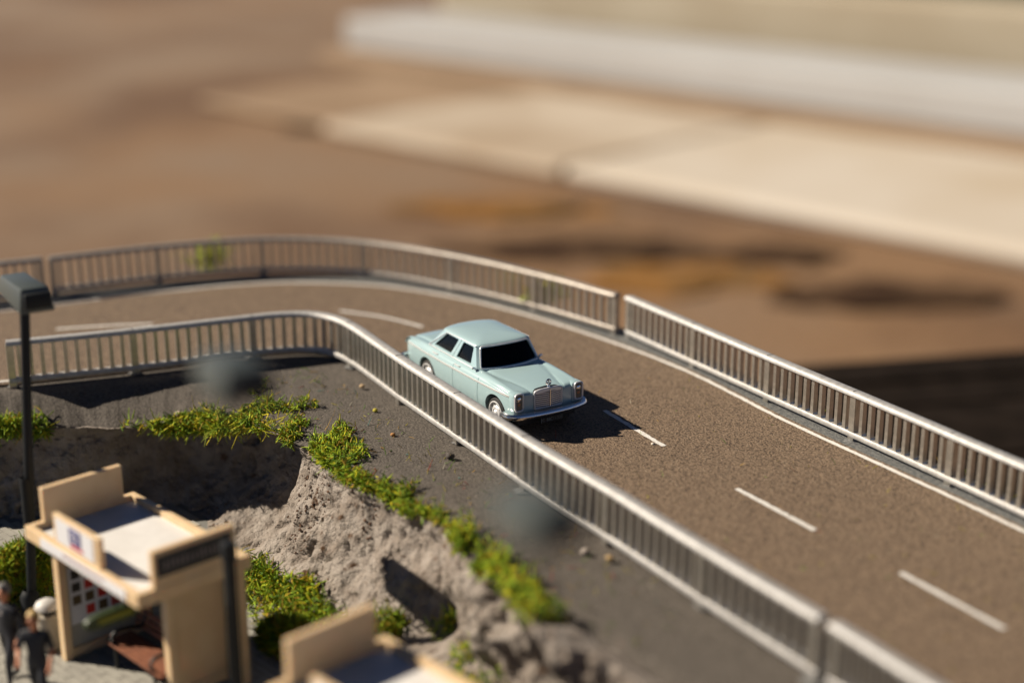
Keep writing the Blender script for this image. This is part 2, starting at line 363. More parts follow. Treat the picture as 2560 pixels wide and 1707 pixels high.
# ------------------------------------------------------------------ railings
def bal_mesh(name, wdt, dep, z0, z1, foot=True):
    mb = MB()
    secs = [(z0, wdt*1.55, dep*1.15), (z0+.05, wdt*1.1, dep), (z0+.10, wdt, dep), (z1, wdt, dep)] if foot else [(z0, wdt, dep), (z1, wdt, dep)]
    vs = []
    for (z, a, b) in secs: vs += [(-a/2, -b/2, z), (a/2, -b/2, z), (a/2, b/2, z), (-a/2, b/2, z)]
    fs = [(4*i+q, 4*i+(q+1) % 4, 4*i+4+(q+1) % 4, 4*i+4+q) for i in range(len(secs)-1) for q in range(4)]+[(3, 2, 1, 0), tuple(4*len(secs)-4+q for q in range(4))]
    mb.add(vs, fs); return mb.mesh(name, 'bar')
BAL = bal_mesh('baluster', .082, .10, .17, .945); POST = bal_mesh('post', .15, .14, -.03, .945, False)
SEAM = MB().box((0, 0, 1.011), (.022, .15, .018)).mesh('rail_seam', 'glue')
gmb = MB(); gmb.lathe([(.001, .075), (.06, .07), (.11, .045), (.17, .02), (.26, -.01)], k=14)
gmb.v = [(x*(1+.45*noise.noise(Vector((x*9, y*9, 2)))), y*(1+.45*noise.noise(Vector((x*9, y*9, 7)))), z*(1+.5*noise.noise(Vector((x*14, y*14, 4))))) for x, y, z in gmb.v]
GLUE = gmb.mesh('glue_blob', 'glue', 70)
TOPP = [(-.108, .912), (.108, .912), (.12, .925), (.12, .972), (.095, 1.004), (.04, 1.016), (-.04, 1.016), (-.095, 1.004), (-.12, .972), (-.12, .925)]
BOTP = [(-.075, .085), (.075, .085), (.085, .10), (.085, .17), (.07, .19), (-.07, .19), (-.085, .17), (-.085, .10)]
def railing(pts, label, spacing=2.56, n=None, rm='silver'):
    fine = crom(pts, .04); L = sum((b-a).length for a, b in zip(fine, fine[1:]))
    ns = n or max(1, int(round(L/spacing))); nb = ns*11
    base = fine[0].copy(); r = thing('railing', label, 'railing', base, 0, 'silver railings along the road')
    loc = [p-base for p in resample(fine, 0, max(12, int(L/.12)))]
    wav = [p+Vector((0, 0, .006*noise.noise(Vector((p.x*.8+base.x, p.y*.8, 1))))) for p in loc]
    MB().sweep(wav, TOPP).build('top_rail', rm, r, 40)
    MB().sweep(loc, BOTP).build('bottom_rail', rm, r, 40)
    st = resample(fine, 0, nb+1)
    for i, p in enumerate(st):
        t = st[min(i+1, nb)]-st[max(i-1, 0)]; a = math.atan2(t.y, t.x)+random.uniform(-.03, .03)
        if i % 11 == 0:
            q = p-base
            if i == 0: q += t.normalized()*.06
            if i == nb: q -= t.normalized()*.06
            o = link('post', POST, r, q, a)
            g = link('glue_blob', GLUE, o, (0, random.uniform(-.08, .08), .0)); s = random.uniform(.4, .75); g.scale = (s*.9, s, s*.8); g.rotation_euler.z = random.uniform(0, 6)
            if 0 < i < nb: link('rail_seam', SEAM, r, p-base, a+random.uniform(-.1, .1))
        else: link('baluster', BAL, r, p-base, a)
    return r
railing(NEAR, 'long silver railing between car and mossy cliff, bent round the inside of the curve')
railing(NEAR2, 'short silver railing on the cliff side, starting after a gap in the long one')
railing(FAR, 'silver railing curving round the outside of the bend behind the car', rm='dull')
railing(FAR2, 'silver railing stretch on the outside of the bend behind the street lamp head', rm='dull')
railing(OUT, 'straight silver railing along the outer road edge opposite the car')

# ------------------------------------------------------------------ the car (x forward, origin between the axles on the road)
car = thing('car', 'pale mint green model saloon car with chrome grille and dark windows', 'car', (0, 0, .012))
def lerp_tab(tab, x):
    xs = [t[0] for t in tab]
    if x <= xs[0]: return tab[0][1]
    for (a, va), (b, vb) in zip(tab, tab[1:]):
        if x <= b:
            f = (x-a)/(b-a); f = f*f*(3-2*f)*.5+f*.5; return va+(vb-va)*f
    return tab[-1][1]
ZC = [(-2.36, .76), (-2.34, .82), (-2.29, .88), (-2.2, .92), (-1.9, .955), (-1.3, .97), (.6, .97), (.9, .955), (1.4, .925), (1.8, .89), (2.0, .862), (2.05, .845), (2.08, .81)]
ZF = [(-2.36, .75), (-2.34, .80), (-2.29, .86), (-2.2, .90), (-1.9, .93), (-1.3, .945), (.6, .945), (1.0, .94), (1.5, .92), (1.85, .895), (2.0, .875), (2.05, .85), (2.08, .81)]
WM = [(-2.36, .66), (-2.34, .70), (-2.29, .745), (-2.2, .775), (-1.9, .81), (-1.3, .85), (-.4, .868), (.6, .868), (1.4, .852), (1.85, .825), (2.0, .805), (2.05, .79), (2.08, .76)]
ZB = [(-2.36, .42), (-2.2, .36), (-1.8, .27), (1.75, .25), (2.0, .29), (2.08, .34)]
def section(x):
    zc, zf, wm, zb = lerp_tab(ZC, x), lerp_tab(ZF, x), lerp_tab(WM, x), lerp_tab(ZB, x)
    hood = sstep(.5, .9, x)
    yv = .56-.16*sstep(1.0, 2.05, x)*hood
    return [(0, zc), (.18, zc-.002), (yv-.10, zc-.010), (yv-.02, zc-.020), (yv+.03, zf-.016), (.655, zf-.002), (.70, zf), (.755, zf-.014), (wm-.055, zf-.048), (wm-.022, min(.855, zf-.07)),
            (wm-.010, .815 if zf > .84 else zf-.05), (wm-.006, .79), (wm, .70), (wm, .58), (wm-.012, .45), (wm-.035, .34), (wm-.06, zb+.02), (wm-.10, zb), (.4, zb-.01), (0, zb-.01)]
def smooth2(pts, k):
    out = []; n = len(pts)
    for i in range(n-1):
        a = pts[max(i-1, 0)]; b = pts[i]; c = pts[i+1]; d = pts[min(i+2, n-1)]
        for j in range(k):
            t = j/k; out.append(tuple(.5*((2*b[q])+(c[q]-a[q])*t+(2*a[q]-5*b[q]+4*c[q]-d[q])*t*t+(3*b[q]-a[q]-3*c[q]+d[q])*t**3) for q in (0, 1)))
    out.append(pts[-1]); return out
def side_y(x, z):
    s = smooth2(section(x), 4); best = None
    for (a, b) in zip(s, s[1:]):
        if a[1] >= z >= b[1] and a[0] > .5: return a[0]+(b[0]-a[0])*(a[1]-z)/max(1e-6, a[1]-b[1])
    return lerp_tab(WM, x)
xs = [-2.36, -2.345, -2.325] + list(np.linspace(-2.3, 2.0, 66)) + [2.02, 2.04, 2.06, 2.072, 2.08]
secs = []
for x in xs:
    h = smooth2(section(x), 4); full = [(-y, z) for (y, z) in h[::-1]][:-1] + h   # from bottom centre (-) over the top
    full = full[:-1]
    secs.append([(x, y, z) for (y, z) in full])
bod = MB(); k = len(secs[0]); n = len(secs)
bod.add([p for s in secs for p in s], [(i*k+q, i*k+(q+1) % k, (i+1)*k+(q+1) % k, (i+1)*k+q) for i in range(n-1) for q in range(k)] + [tuple(range(k))[::-1], tuple((n-1)*k+q for q in range(k))])
def tmp(mb, name='tmp'): return link(name, mb.mesh(name, 'mint'))
def boolean(o, cutters, op='DIFFERENCE'):
    for c in cutters:
        md = o.modifiers.new('b', 'BOOLEAN'); md.operation = op; md.object = c; md.solver = 'EXACT'
    bpy.context.view_layer.update(); dg = bpy.context.evaluated_depsgraph_get()
    me = bpy.data.meshes.new_from_object(o.evaluated_get(dg))
    o.modifiers.clear(); o.data = me
    return o
FX, RX, WR = 1.47, -1.27, .315
body = tmp(bod, 'body')
cuts = []
for sx in (FX, RX):
    for sy in (-1, 1):
        c = MB(); c.lathe([(0, .50*sy), (.375, .50*sy), (.375, 1.1*sy), (0, 1.1*sy)], 'Y', (sx, 0, .33), 40); cuts.append(tmp(c))
boolean(body, cuts)
c = MB()
for sy in (-1, 1):
    for poly in ([(.803, .30), (.819, .30), (.874, .93), (.858, .93)], [(-.168, .30), (-.152, .30), (-.122, .93), (-.138, .93)], [(-.932, .36), (-.916, .36), (-.983, .60), (-.999, .60)]):
        c.prism(poly, 1, sy*.825, sy*1.0)
for sy in (-1, 1):   # bonnet shut lines
    c.add([(.86, sy*.550, .925), (.86, sy*.564, .925), (2.2, sy*.376, .80), (2.2, sy*.362, .80), (.86, sy*.550, 1.1), (.86, sy*.564, 1.1), (2.2, sy*.376, 1.1), (2.2, sy*.362, 1.1)], [(3, 2, 1, 0), (4, 5, 6, 7), (0, 1, 5, 4), (1, 2, 6, 5), (2, 3, 7, 6), (3, 0, 4, 7)])
boolean(body, [tmp(c)]); 
for o in [o for o in bpy.data.objects if o.name.startswith('tmp')]: bpy.data.objects.remove(o)
me = body.data; me.materials.clear(); me.materials.append(M['mint'])
me.polygons.foreach_set('use_smooth', [True]*len(me.polygons)); me.set_sharp_from_angle(angle=R(32))
body.parent = car; body.name = 'body'
# headlight pods
for sy in (-1, 1):
    p = MB(); p.box((1.98, sy*.675, .665), (.27, .27, .43)); pod = p.build('headlight_pod', 'mint', car, 40, .06)
    def rr(y0, y1, z0, z1, r, k=5):
        out = []
        for (cy, cz, a0) in ((y1-r, z1-r, 0), (y0+r, z1-r, 90), (y0+r, z0+r, 180), (y1-r, z0+r, 270)):
            for i in range(k+1): a = R(a0+90*i/k); out.append((cy+r*math.cos(a), cz+r*math.sin(a)))
        return out
    hl = MB(); hl.prism(rr(sy*.69-.085, sy*.69+.085, .535, .865, .05), 0, 2.10, 2.128); hd = hl.build('headlight', 'lens', car, 40)
    bz = MB(); bz.tube([(2.126, y, z) for (y, z) in rr(sy*.69-.09, sy*.69+.09, .53, .87, .055)], .021, 6, True); bz.build('bezel', 'trim', hd, 60)
    bu = MB(); bu.lathe([(0, .012), (.035, .010), (.052, .0)], 'X', (2.127, sy*.69, .76), 14); bu.build('bulb', 'chrome', hd, 60)
    bu = MB(); bu.lathe([(0, .010), (.025, .008), (.034, .0)], 'X', (2.127, sy*.69, .665), 12); bu.build('indicator', 'amber', hd, 60)
# cabin
def cab(z, off=0.):
    f = (z-.90)/.50
    w = .755-.145*f - off; xf = .875-.40*f - off; xc = .665-.245*f - off
    xr = -1.66+.56*f + off; xrc = -1.42+.50*f + off
    if z > 1.36:
        g = min(1., (z-1.36)/.085); s = max(0., 1-g**2.6)**.62
        w = w*(.25+.75*s); mid = -.33; xf = mid+(xf-mid)*(.35+.65*s); xc = mid+(xc-mid)*(.35+.65*s); xr = mid+(xr-mid)*(.35+.65*s); xrc = mid+(xrc-mid)*(.35+.65*s)
    return w, xf, xc, xr, xrc
def cab_ring(z, off=0.):
    w, xf, xc, xr, xrc = cab(z, off); pts = []
    for i in range(17):
        s = -1+2*i/16; a = abs(s)**2.4; x = xf-(xf-xc)*a
        rr_ = .035*max(0, (abs(s)-.88)/.12)**2; pts.append((x-rr_, w*s, z))
    for i in range(1, 14):
        f = i/14; pts.append((xc+(xrc-xc)*f, w+.012*math.sin(math.pi*f), z))
    for i in range(17):
        s = 1-2*i/16; a = abs(s)**2.4; x = xr-(xr-xrc)*a
        rr_ = .05*max(0, (abs(s)-.85)/.15)**2; pts.append((x+rr_, w*s, z))
    for i in range(1, 14):
        f = i/14; pts.append((xrc+(xc-xrc)*f, -w-.012*math.sin(math.pi*f), z))
    return pts
def cab_mb(off, top):
    zs = [.90, .94, 1.0, 1.1, 1.2, 1.3, 1.36, 1.375, 1.39, 1.403, 1.415, 1.425, 1.433, 1.438, 1.4425][:]
    zs = [z for z in zs if z <= top]; rings = [cab_ring(z, off) for z in zs]; k = len(rings[0]); mb = MB()
    mb.add([p for r in rings for p in r], [(i*k+q, i*k+(q+1) % k, (i+1)*k+(q+1) % k, (i+1)*k+q) for i in range(len(rings)-1) for q in range(k)] + [tuple(range(k))[::-1]])
    t = rings[-1]; cx = sum(p[0] for p in t)/k; kk = len(mb.v); mb.v.append((cx, 0, zs[-1]+.006)); b = (len(rings)-1)*k
    for q in range(k): mb.f.append((b+q, b+(q+1) % k, kk)); mb.m.append(0)
    return mb
def rpoly(poly, r=.03, k=4):
    out = []; n = len(poly)
    for i in range(n):
        p = Vector(poly[i]); a = (Vector(poly[i-1])-p).normalized(); b = (Vector(poly[(i+1) % n])-p).normalized()
        s = p+a*r; e = p+b*r
        for j in range(k+1):
            t = j/k; out.append(tuple((1-t)**2*s+2*t*(1-t)*p+t*t*e))
    return out
WS = rpoly([(-.655, .985), (.655, .985), (.545, 1.335), (-.545, 1.335)], .05); RW = rpoly([(-.6, 1.0), (.6, 1.0), (.5, 1.33), (-.5, 1.33)], .06)
SR = rpoly([(-1.13, 1.01), (-.43, 1.005), (-.245, 1.335), (-.74, 1.335)], .04); SF = rpoly([(-.20, 1.0), (.37, .998), (.335, 1.33), (-.055, 1.335)], .03)
prisms = [('windscreen', WS, 0, .15, 1.5), ('rear_window', RW, 0, -2.2, -.75)]
for sy in (-1, 1):
    for poly in (SR, SF): prisms.append(('side_window', poly, 1, sy*.52 if sy > 0 else -1., 1. if sy > 0 else -.52))
cabin = tmp(cab_mb(0, 2), 'cabin'); cuts = [tmp(MB().prism(p, ax, lo, hi)) for (_, p, ax, lo, hi) in prisms]
boolean(cabin, cuts)
core = cab_mb(.032, 1.40)
for (nm, p, ax, lo, hi) in prisms:
    o = tmp(core, 'pane'); cx = sum(q[0] for q in p)/len(p); cy = sum(q[1] for q in p)/len(p)
    p2 = [(cx+(a-cx)*1.015, cy+(b-cy)*1.015) for a, b in p]
    ct = tmp(MB().prism(p2, ax, lo+.02, hi-.02)); boolean(o, [ct], 'INTERSECT')
    o.data.materials.clear(); o.data.materials.append(M['glass']); o.data.polygons.foreach_set('use_smooth', [True]*len(o.data.polygons)); o.data.set_sharp_from_angle(angle=R(30))
    o.name = nm; o.parent = car; pass
for o in [o for o in bpy.data.objects if o.name.startswith('tmp')]: bpy.data.objects.remove(o)
me = cabin.data; me.materials.clear(); me.materials.append(M['mint']); me.polygons.foreach_set('use_smooth', [True]*len(me.polygons)); me.set_sharp_from_angle(angle=R(32))
cabin.name = 'cabin'; cabin.parent = car
def front_x(y, z):
    w, xf, xc, xr, xrc = cab(z); s = min(1, abs(y)/w); return xf-(xf-xc)*s**2.4
WS2 = rpoly([(-.672, .967), (.672, .967), (.565, 1.352), (-.565, 1.352)], .05, 5); ring = []
for (a, b) in zip(WS2, WS2[1:]+WS2[:1]):
    for j in range(4): y = a[0]+(b[0]-a[0])*j/4; z = a[1]+(b[1]-a[1])*j/4; ring.append((front_x(y, z)+.002, y, z))
MB().tube(ring, .016, 6, True).build('windscreen_trim', 'trim', car, 60)
for sy in (-1, 1):
    def cs(x, z): return (x, sy*(cab(z)[0]+.012), z)
    MB().tube([cs(-1.32, .965), cs(-.9, .96), cs(-.4, .957), cs(.1, .955), cs(.62, .95)], .015, 6).build('belt_trim', 'trim', car, 60)
    MB().tube([cs(-1.32, .965), cs(-1.1, 1.11), cs(-.86, 1.28), cs(-.74, 1.352), cs(-.4, 1.365), cs(0, 1.367), cs(.4, 1.362)], .010, 6).build('drip_rail', 'trim', car, 60)
    MB().tube([cs(-.34, .96), cs(-.24, 1.16), cs(-.14, 1.355)], .005, 5).build('door_gap', 'groove', car)
    xs2 = np.linspace(-2.27, 2.06, 36)
    MB().sweep([Vector((x, sy*(side_y(x, .80)+.002), .80)) for x in xs2], [(-.012, -.016), (.012, -.016), (.014, 0), (.012, .016), (-.012, .016)]).build('side_trim', 'trim', car, 60)
    for hx in (-.92, .01):
        yy = side_y(hx, .885)
        MB().tube([(hx-.105, sy*(yy-.0), .893), (hx-.09, sy*(yy+.018), .893), (hx+.08, sy*(yy+.018), .890), (hx+.10, sy*yy, .888)], .013, 6).build('door_handle', 'trim', car, 60)
    mr = MB(); mr.box((.60, sy*.79, .985), (.05, .075, .05)); mr.build('mirror', 'chrome', car, 40, .015)
# grille with prow, bars, star
gr = MB()
gp = [(-.31, .485), (.31, .485), (.315, .84), (.22, .872), (0, .89), (-.22, .872), (-.315, .84)]
gx = lambda y: 2.145-.055*(abs(y)/.31)**1.3
fr = rpoly(gp, .03, 3); ring = [(gx(y), y, z) for y, z in fr]
grille = MB().prism(gp, 0, 1.98, 2.085).build('grille', 'black', car)
MB().tube(ring, .022, 6, True).build('grille_frame', 'trim', grille, 60)
for i in range(8):
    z = .517+i*.040
    MB().tube([(gx(y), y, z) for y in np.linspace(-.29, .29, 9)], .0145, 5).build('grille_bar', 'trim', grille, 60)
tp = MB(); tp.sweep([Vector((gx(y)-.02, y, .858-.035*(abs(y)/.29)**2)) for y in np.linspace(-.29, .29, 9)], [(-.035, -.028), (.035, -.028), (.03, .03), (-.03, .03)]); tp.build('grille_top', 'trim', grille, 40)
MB().tube([(2.165, 0, .49), (2.165, 0, .87)], .012, 6).build('grille_spine', 'chrome', grille, 60)
st = MB(); st.lathe([(.030, 0), (.026, .02), (.014, .045), (.012, .075)], 'Z', (2.10, 0, .885), 12)
for i in range(3):
    a = R(90+120*i); st.tube([(2.10, 0, .995), (2.10, .05*math.cos(a), .995+.05*math.sin(a))], .013, 6)
st.tube([(2.10, .052*math.cos(t), .995+.052*math.sin(t)) for t in np.linspace(0, 2*math.pi, 16, endpoint=False)], .018, 6, True)
st.build('bonnet_star', 'chrome', car, 60)
# bumpers
def bumper(sgn, name, bow, xe):
    half = [(0, bow+xe), (.3, bow*.93+xe), (.55, bow*.72+xe), (.74, bow*.38+xe), (.84, bow*.05+xe), (.885, xe-.07), (.895, xe-.16), (.89, xe-.26)]
    pth = [(sgn*x, -y, .43) for (y, x) in half[::-1]][:-1]+[(sgn*x, y, .43) for (y, x) in half]
    pth = crom(pth, .04)
    pf = [(.028, -.06), (.05, -.03), (.055, -.008), (.045, 0), (.055, .008), (.05, .03), (.028, .06), (-.028, .06), (-.04, 0), (-.028, -.06)]
    if sgn > 0: pf = [(-a, b) for a, b in pf]
    MB().sweep(pth, pf).build(name, 'chrome', car, 35)
bumper(1, 'front_bumper', .16, 2.10); bumper(-1, 'rear_bumper', .10, 2.36)
pl = MB().box((2.215, 0, .275), (.015, .50, .105)).build('licence_plate', 'black', car)
def text(name, body_, size, m, parent, mtx):
    cu = bpy.data.curves.new(name, 'FONT'); cu.body = body_; cu.size = size; cu.align_x = 'CENTER'; cu.align_y = 'CENTER'; cu.extrude = .003
    o = bpy.data.objects.new(name, cu); COL.objects.link(o); bpy.context.view_layer.update()
    me = bpy.data.meshes.new_from_object(o.evaluated_get(bpy.context.evaluated_depsgraph_get())); bpy.data.objects.remove(o); me.materials.clear(); me.materials.append(M[m]); me.transform(mtx)
    return link(name, me, parent)
for i, ch in enumerate('C BBC1133'):
    if ch != ' ': text('plate_letter', ch, .095, 'plate', pl, Matrix.Translation((2.2255, -.19+.0475*i, .275)) @ Matrix(((0, 0, 1, 0), (.8, 0, 0, 0), (0, 1, 0, 0), (0, 0, 0, 1))))
for sy in (-1, 1):
    MB().box((2.224, sy*.238, .275), (.006, .012, .10)).build('plate_edge', 'plate', pl)
MB().box((-.1, 0, .235), (4.1, 1.2, .17)).build('chassis', 'black', car)
MB().box((1.95, 0, .30), (.22, 1.3, .16)).build('valance', 'black', car)
# rear lights
for sy in (-1, 1): MB().box((-2.345, sy*.60, .68), (.05, .16, .16)).build('tail_light', 'red', car, 40, .02)
# wheels
for sx in (FX, RX):
    for sy in (-1, 1):
        wh = link('wheel', None, car, (sx, sy*.72, WR)); 
        # wheel mesh root: the tyre carries rim and hubcap
        bpy.data.objects.remove(wh)
        ty = MB().lathe([(.19, -.08), (.27, -.085), (.305, -.065), (WR, -.03), (WR, .03), (.305, .065), (.27, .085), (.215, .088), (.19, .07)], 'Y', (0, 0, 0), 36)
        wh = ty.build('wheel', 'tyre', car, 40, 0, (sx, sy*.735, WR))
        s_ = 1 if sy > 0 else -1
        rim = MB().lathe([(.245, .070*s_), (.245, .094*s_), (.225, .099*s_), (.205, .084*s_), (.165, .060*s_), (.15, .066*s_), (.135, .085*s_), (.10, .09*s_), (.09, .08*s_), (.07, .082*s_), (.055, .10*s_), (.03, .112*s_), (0, .114*s_)], 'Y', (0, 0, 0), 32)
        rim.build('hubcap', 'trim', wh, 30)
        for i in range(10):
            a = 2*math.pi*i/10; MB().box((.178*math.cos(a), .068*s_, .178*math.sin(a)), (.03, .02, .02), 0, 0, (0, -a)).build('rim_slot', 'black', wh)

# ------------------------------------------------------------------ moss, fibres and grit
PAL = 1.1*np.array([(.14, .24, .016), (.25, .36, .02), (.33, .41, .022), (.09, .17, .014), (.46, .42, .016), (.20, .31, .02), (.32, .21, .02)])
def fibres(name, P, Nn, length, rad, label, m='moss', pal=PAL, wts=None, cat='moss', flat=.5, kind='stuff', parent=None, tintnoise=True):
    n = len(P); P = np.asarray(P); Nn = np.asarray(Nn)
    d = rng.normal(size=(n, 3)); d /= np.linalg.norm(d, axis=1, keepdims=True)
    d = d + Nn*flat; d /= np.linalg.norm(d, axis=1, keepdims=True)
    ln = length*rng.uniform(.5, 1.4, size=(n, 1)); bend = rng.normal(size=(n, 3))*.35
    p0 = P; p1 = P+d*ln*.5; p2 = p1+(d+bend)*ln*.5
    a = np.cross(d, rng.normal(size=(n, 3))); a /= np.linalg.norm(a, axis=1, keepdims=True)+1e-9; b = np.cross(d, a)
    r = rad*rng.uniform(.6, 1.4, size=(n, 1)); V = []
    for (p, s) in ((p0, .9), (p1, 1.), (p2, .45)):
        for q in range(3):
            an = 2*math.pi*q/3; V.append(p+(a*math.cos(an)+b*math.sin(an))*r*s)
    V = np.stack(V, 1).reshape(-1, 3)
    base = (np.arange(n)*9)[:, None]
    quads = []
    for l in (0, 3):
        for q in range(3): quads.append([l+q, l+(q+1) % 3, l+3+(q+1) % 3, l+3+q])
    F = (base[:, :, None]+np.array(quads)[None]).reshape(-1, 4)
    me = bpy.data.meshes.new(name); me.vertices.add(len(V)); me.vertices.foreach_set('co', V.astype(np.float32).ravel())
    me.loops.add(F.size); me.loops.foreach_set('vertex_index', F.astype(np.int32).ravel()); me.polygons.add(len(F))
    me.polygons.foreach_set('loop_start', np.arange(0, F.size, 4, dtype=np.int32)); me.polygons.foreach_set('loop_total', np.full(len(F), 4, dtype=np.int32))
    me.update(calc_edges=True); me.validate()
    ci = rng.choice(len(pal), size=n, p=wts); c = pal[ci]*rng.uniform(.7, 1.25, size=(n, 1))
    if tintnoise:
        tn = np.array([noise.noise(Vector(p)*1.6) for p in P])[:, None]; c = c*(1+.45*tn)+np.clip(tn, 0, 1)*np.array([.10, .07, 0.])
    c = np.clip(c, .002, 1)
    at = me.attributes.new('tint', 'FLOAT_COLOR', 'POINT'); at.data.foreach_set('color', np.repeat(np.concatenate([c, np.ones((n, 1))], 1), 9, axis=0).astype(np.float32).ravel())
    me.materials.append(M[m]); o = link(name, me, parent)
    return tag(o, label, cat, None, kind)
# sample points on the swept terrain
Gx = G[:, NI, 0]
def terr(n, f):
    out = []; nn = []
    tries = 0
    while len(out) < n and tries < n*40:
        tries += 1; u = rng.integers(0, NU-1); v = rng.integers(0, NV-1)
        if rng.random() < f(G[u, v], v):
            s, t = rng.random(), rng.random()
            p = G[u, v]*(1-s)*(1-t)+G[u+1, v]*s*(1-t)+G[u, v+1]*(1-s)*t+G[u+1, v+1]*s*t
            out.append(p); nn.append(N_[u, v])
    return np.array(out), np.array(nn)
def clump(p, s=1.3, k=0): return noise.noise(Vector((p[0], p[1], p[2]))*s+Vector((k, k, k)))
def f_top(p, v):
    x = p[0]; dv = v-NI
    if x < -3.6: return 0
    inl = 5.5 if -3.4 < x < -1.6 else (3. if x < 1.5 else 1.7 if x < 4.4 else 1.)
    if x > 4.5: return 0
    out = 6 if x < 1.6 else (4.2 if x < 4.5 else 3)
    c = clump(p, 1.3)+.7*clump(p, 3.2, 5)
    if dv < 0: return 1. if -dv < inl*(1+2.0*c) else 0
    return .55 if dv < out*(1+2.2*c) else 0
def heap(P, Nn, amt):
    h = rng.random((len(P), 1))**1.6*amt; return P+Nn*h+np.array([0, 0, 1])*h*.5
P, Nn = terr(14000, f_top); fibres('moss', heap(P, Nn, .12), Nn, .13, .0125, flat=.12, label='bright green moss mat hanging over the corner of the cliff edge')
def f_str(p, v): return 1. if -3.3 < p[0] < -.9 and -4 < v-NI < 6 else 0
P, Nn = terr(520, f_str); fibres('moss', heap(P, Nn, .14), Nn, .34, .010, flat=.25, label='long yellow strands among the moss on the cliff corner', pal=np.array([(.50, .42, .02), (.42, .40, .02), (.30, .36, .02)]), tintnoise=False)
def f_rub(p, v): return (1. if p[2] < -2.0 else .10 if v > NI+6 else .03 if v > NI*.55 else 0) if p[0] > -3 else 0
P, Nn = terr(900, f_rub)
V = []; F = []; T = []
for p in P:
    r = random.uniform(.012, .045)*(1.6 if random.random() < .08 else 1); k = len(V); c = random.choice(((.34, .30, .26), (.26, .22, .18), (.16, .10, .06), (.40, .36, .32)))
    for d in ((1, 0, 0), (0, 1, 0), (-1, 0, 0), (0, -1, 0), (0, 0, 1), (0, 0, -1)):
        q = Vector(d)*r*random.uniform(.6, 1.3); V.append((p[0]+q.x, p[1]+q.y, p[2]+q.z*.8)); T += [*c, 1]
    for a in range(4): F += [(k+a, k+(a+1) % 4, k+4), (k+(a+1) % 4, k+a, k+5)]
def f_brown(p, v): return math.exp(-((p[0]-.75)**2/.10+(p[2]+1.15)**2/.22))+.8*math.exp(-((p[0]-.2)**2/.05+(p[2]+.75)**2/.04))+.6*math.exp(-((p[0]-2.6)**2/.04+(p[2]+.8)**2/.10)) if v > NI+4 else 0
PB_, NB_ = terr(650, f_brown)
for p, nn in zip(PB_, NB_):
    r = random.uniform(.014, .04); k = len(V); c = random.choice(((.12, .06, .03), (.07, .035, .018), (.16, .085, .045)))
    for d in ((1, 0, 0), (0, 1, 0), (-1, 0, 0), (0, -1, 0), (0, 0, 1), (0, 0, -1)):
        q = Vector(d)*r*random.uniform(.6, 1.3)+Vector(nn)*.006; V.append((p[0]+q.x, p[1]+q.y, p[2]+q.z*.9)); T += [*c, 1]
    for a in range(4): F += [(k+a, k+(a+1) % 4, k+4), (k+(a+1) % 4, k+a, k+5)]
me = bpy.data.meshes.new('rubble'); me.from_pydata(V, [], F); me.attributes.new('tint', 'FLOAT_COLOR', 'POINT').data.foreach_set('color', T); me.materials.append(M['pebble'])
tag(link('rubble', me), 'small loose stones and crumbs lying on the cliff and its foot', 'rubble', None, 'stuff')
def f_top2(p, v):
    x = p[0]; dv = v-NI
    if not 5.1 < x < 8.9: return 0
    c = clump(p, .9, 3)+.4*clump(p, 3., 7)
    if abs(x-6.0) < .18: return 0
    if dv < 0: return 1. if -dv < 3.2*(1+1.2*c) else 0
    return .5 if dv < 6*(1+1.5*c) else 0
P, Nn = terr(10000, f_top2); fibres('moss', heap(P, Nn, .24), Nn, .13, .014, flat=.15, label='plump yellow green moss cushions on the rocky cliff edge')
def f_left(p, v):
    x, y = p[0], p[1]; dv = v-NI
    c = clump(p, 1.2, 9)
    if -9.6 < y < -7.9: return 1. if -4*(1+c) < dv < 9*(1+c) else 0
    if -6.7 < y < -5.2 and x < -3.2: return .35 if -1 < dv < 3*(1+2*c) else 0
    return 0
P, Nn = terr(4200, f_left); fibres('moss', heap(P, Nn, .14), Nn, .20, .013, 'dark green moss tuft on the shaded cliff edge behind the lamp post')
def f_foot(p, v):
    x = p[0]; z = p[2]; c = clump(p, 1.2, 21)+.5*clump(p, 3, 2)
    if not -.2 < x < 8.5 or z > -1.35: return 0
    if x < 1.7: return 1. if z < -2.12+.4*c else 0
    if x < 4.0: return 1. if z < -2.15+.5*c else 0
    return 1. if z < -1.95+.7*c else 0
P, Nn = terr(9000, f_foot); fibres('moss', heap(P, Nn, .22), Nn, .18, .0135, 'green moss growing along the foot of the sunlit cliff')
def dome(cx, cy, z0, rx, ry, rz_, h, n):
    a = rng.uniform(0, 2*math.pi, n); r = np.sqrt(rng.random(n)); lx = r*np.cos(a)*rx; ly = r*np.sin(a)*ry
    hh = h*np.sqrt(np.clip(1-r**2.6, 0, 1))*rng.uniform(.55, 1., n)**.5
    P = np.stack([cx+lx*math.cos(rz_)-ly*math.sin(rz_), cy+lx*math.sin(rz_)+ly*math.cos(rz_), z0+hh], 1)
    P[:, 2] += np.array([.25*h*noise.noise(Vector((p[0]*1.8, p[1]*1.8, 0))) for p in P])
    Nn = np.stack([np.cos(a)*r, np.sin(a)*r, np.full(n, .8)], 1); return P, Nn
def bush(name, cx, cy, rx, ry, rz_, h, n, label, cat):
    t = thing(name, label, cat, (cx, cy, -2.4))
    P, Nn = dome(0, 0, 0, rx, ry, rz_, h, n); o = fibres('foliage', P, Nn, .17, .0135, None, cat=None, kind='stuff', parent=t)
    c = MB(); c.lathe([(0.001, h*.82), (.5, h*.72), (.8, h*.45), (.93, .0)], k=18); c = c.build('core', 'greensign', t, 60); c.scale = (rx*.93, ry*.93, 1); c.rotation_euler.z = rz_
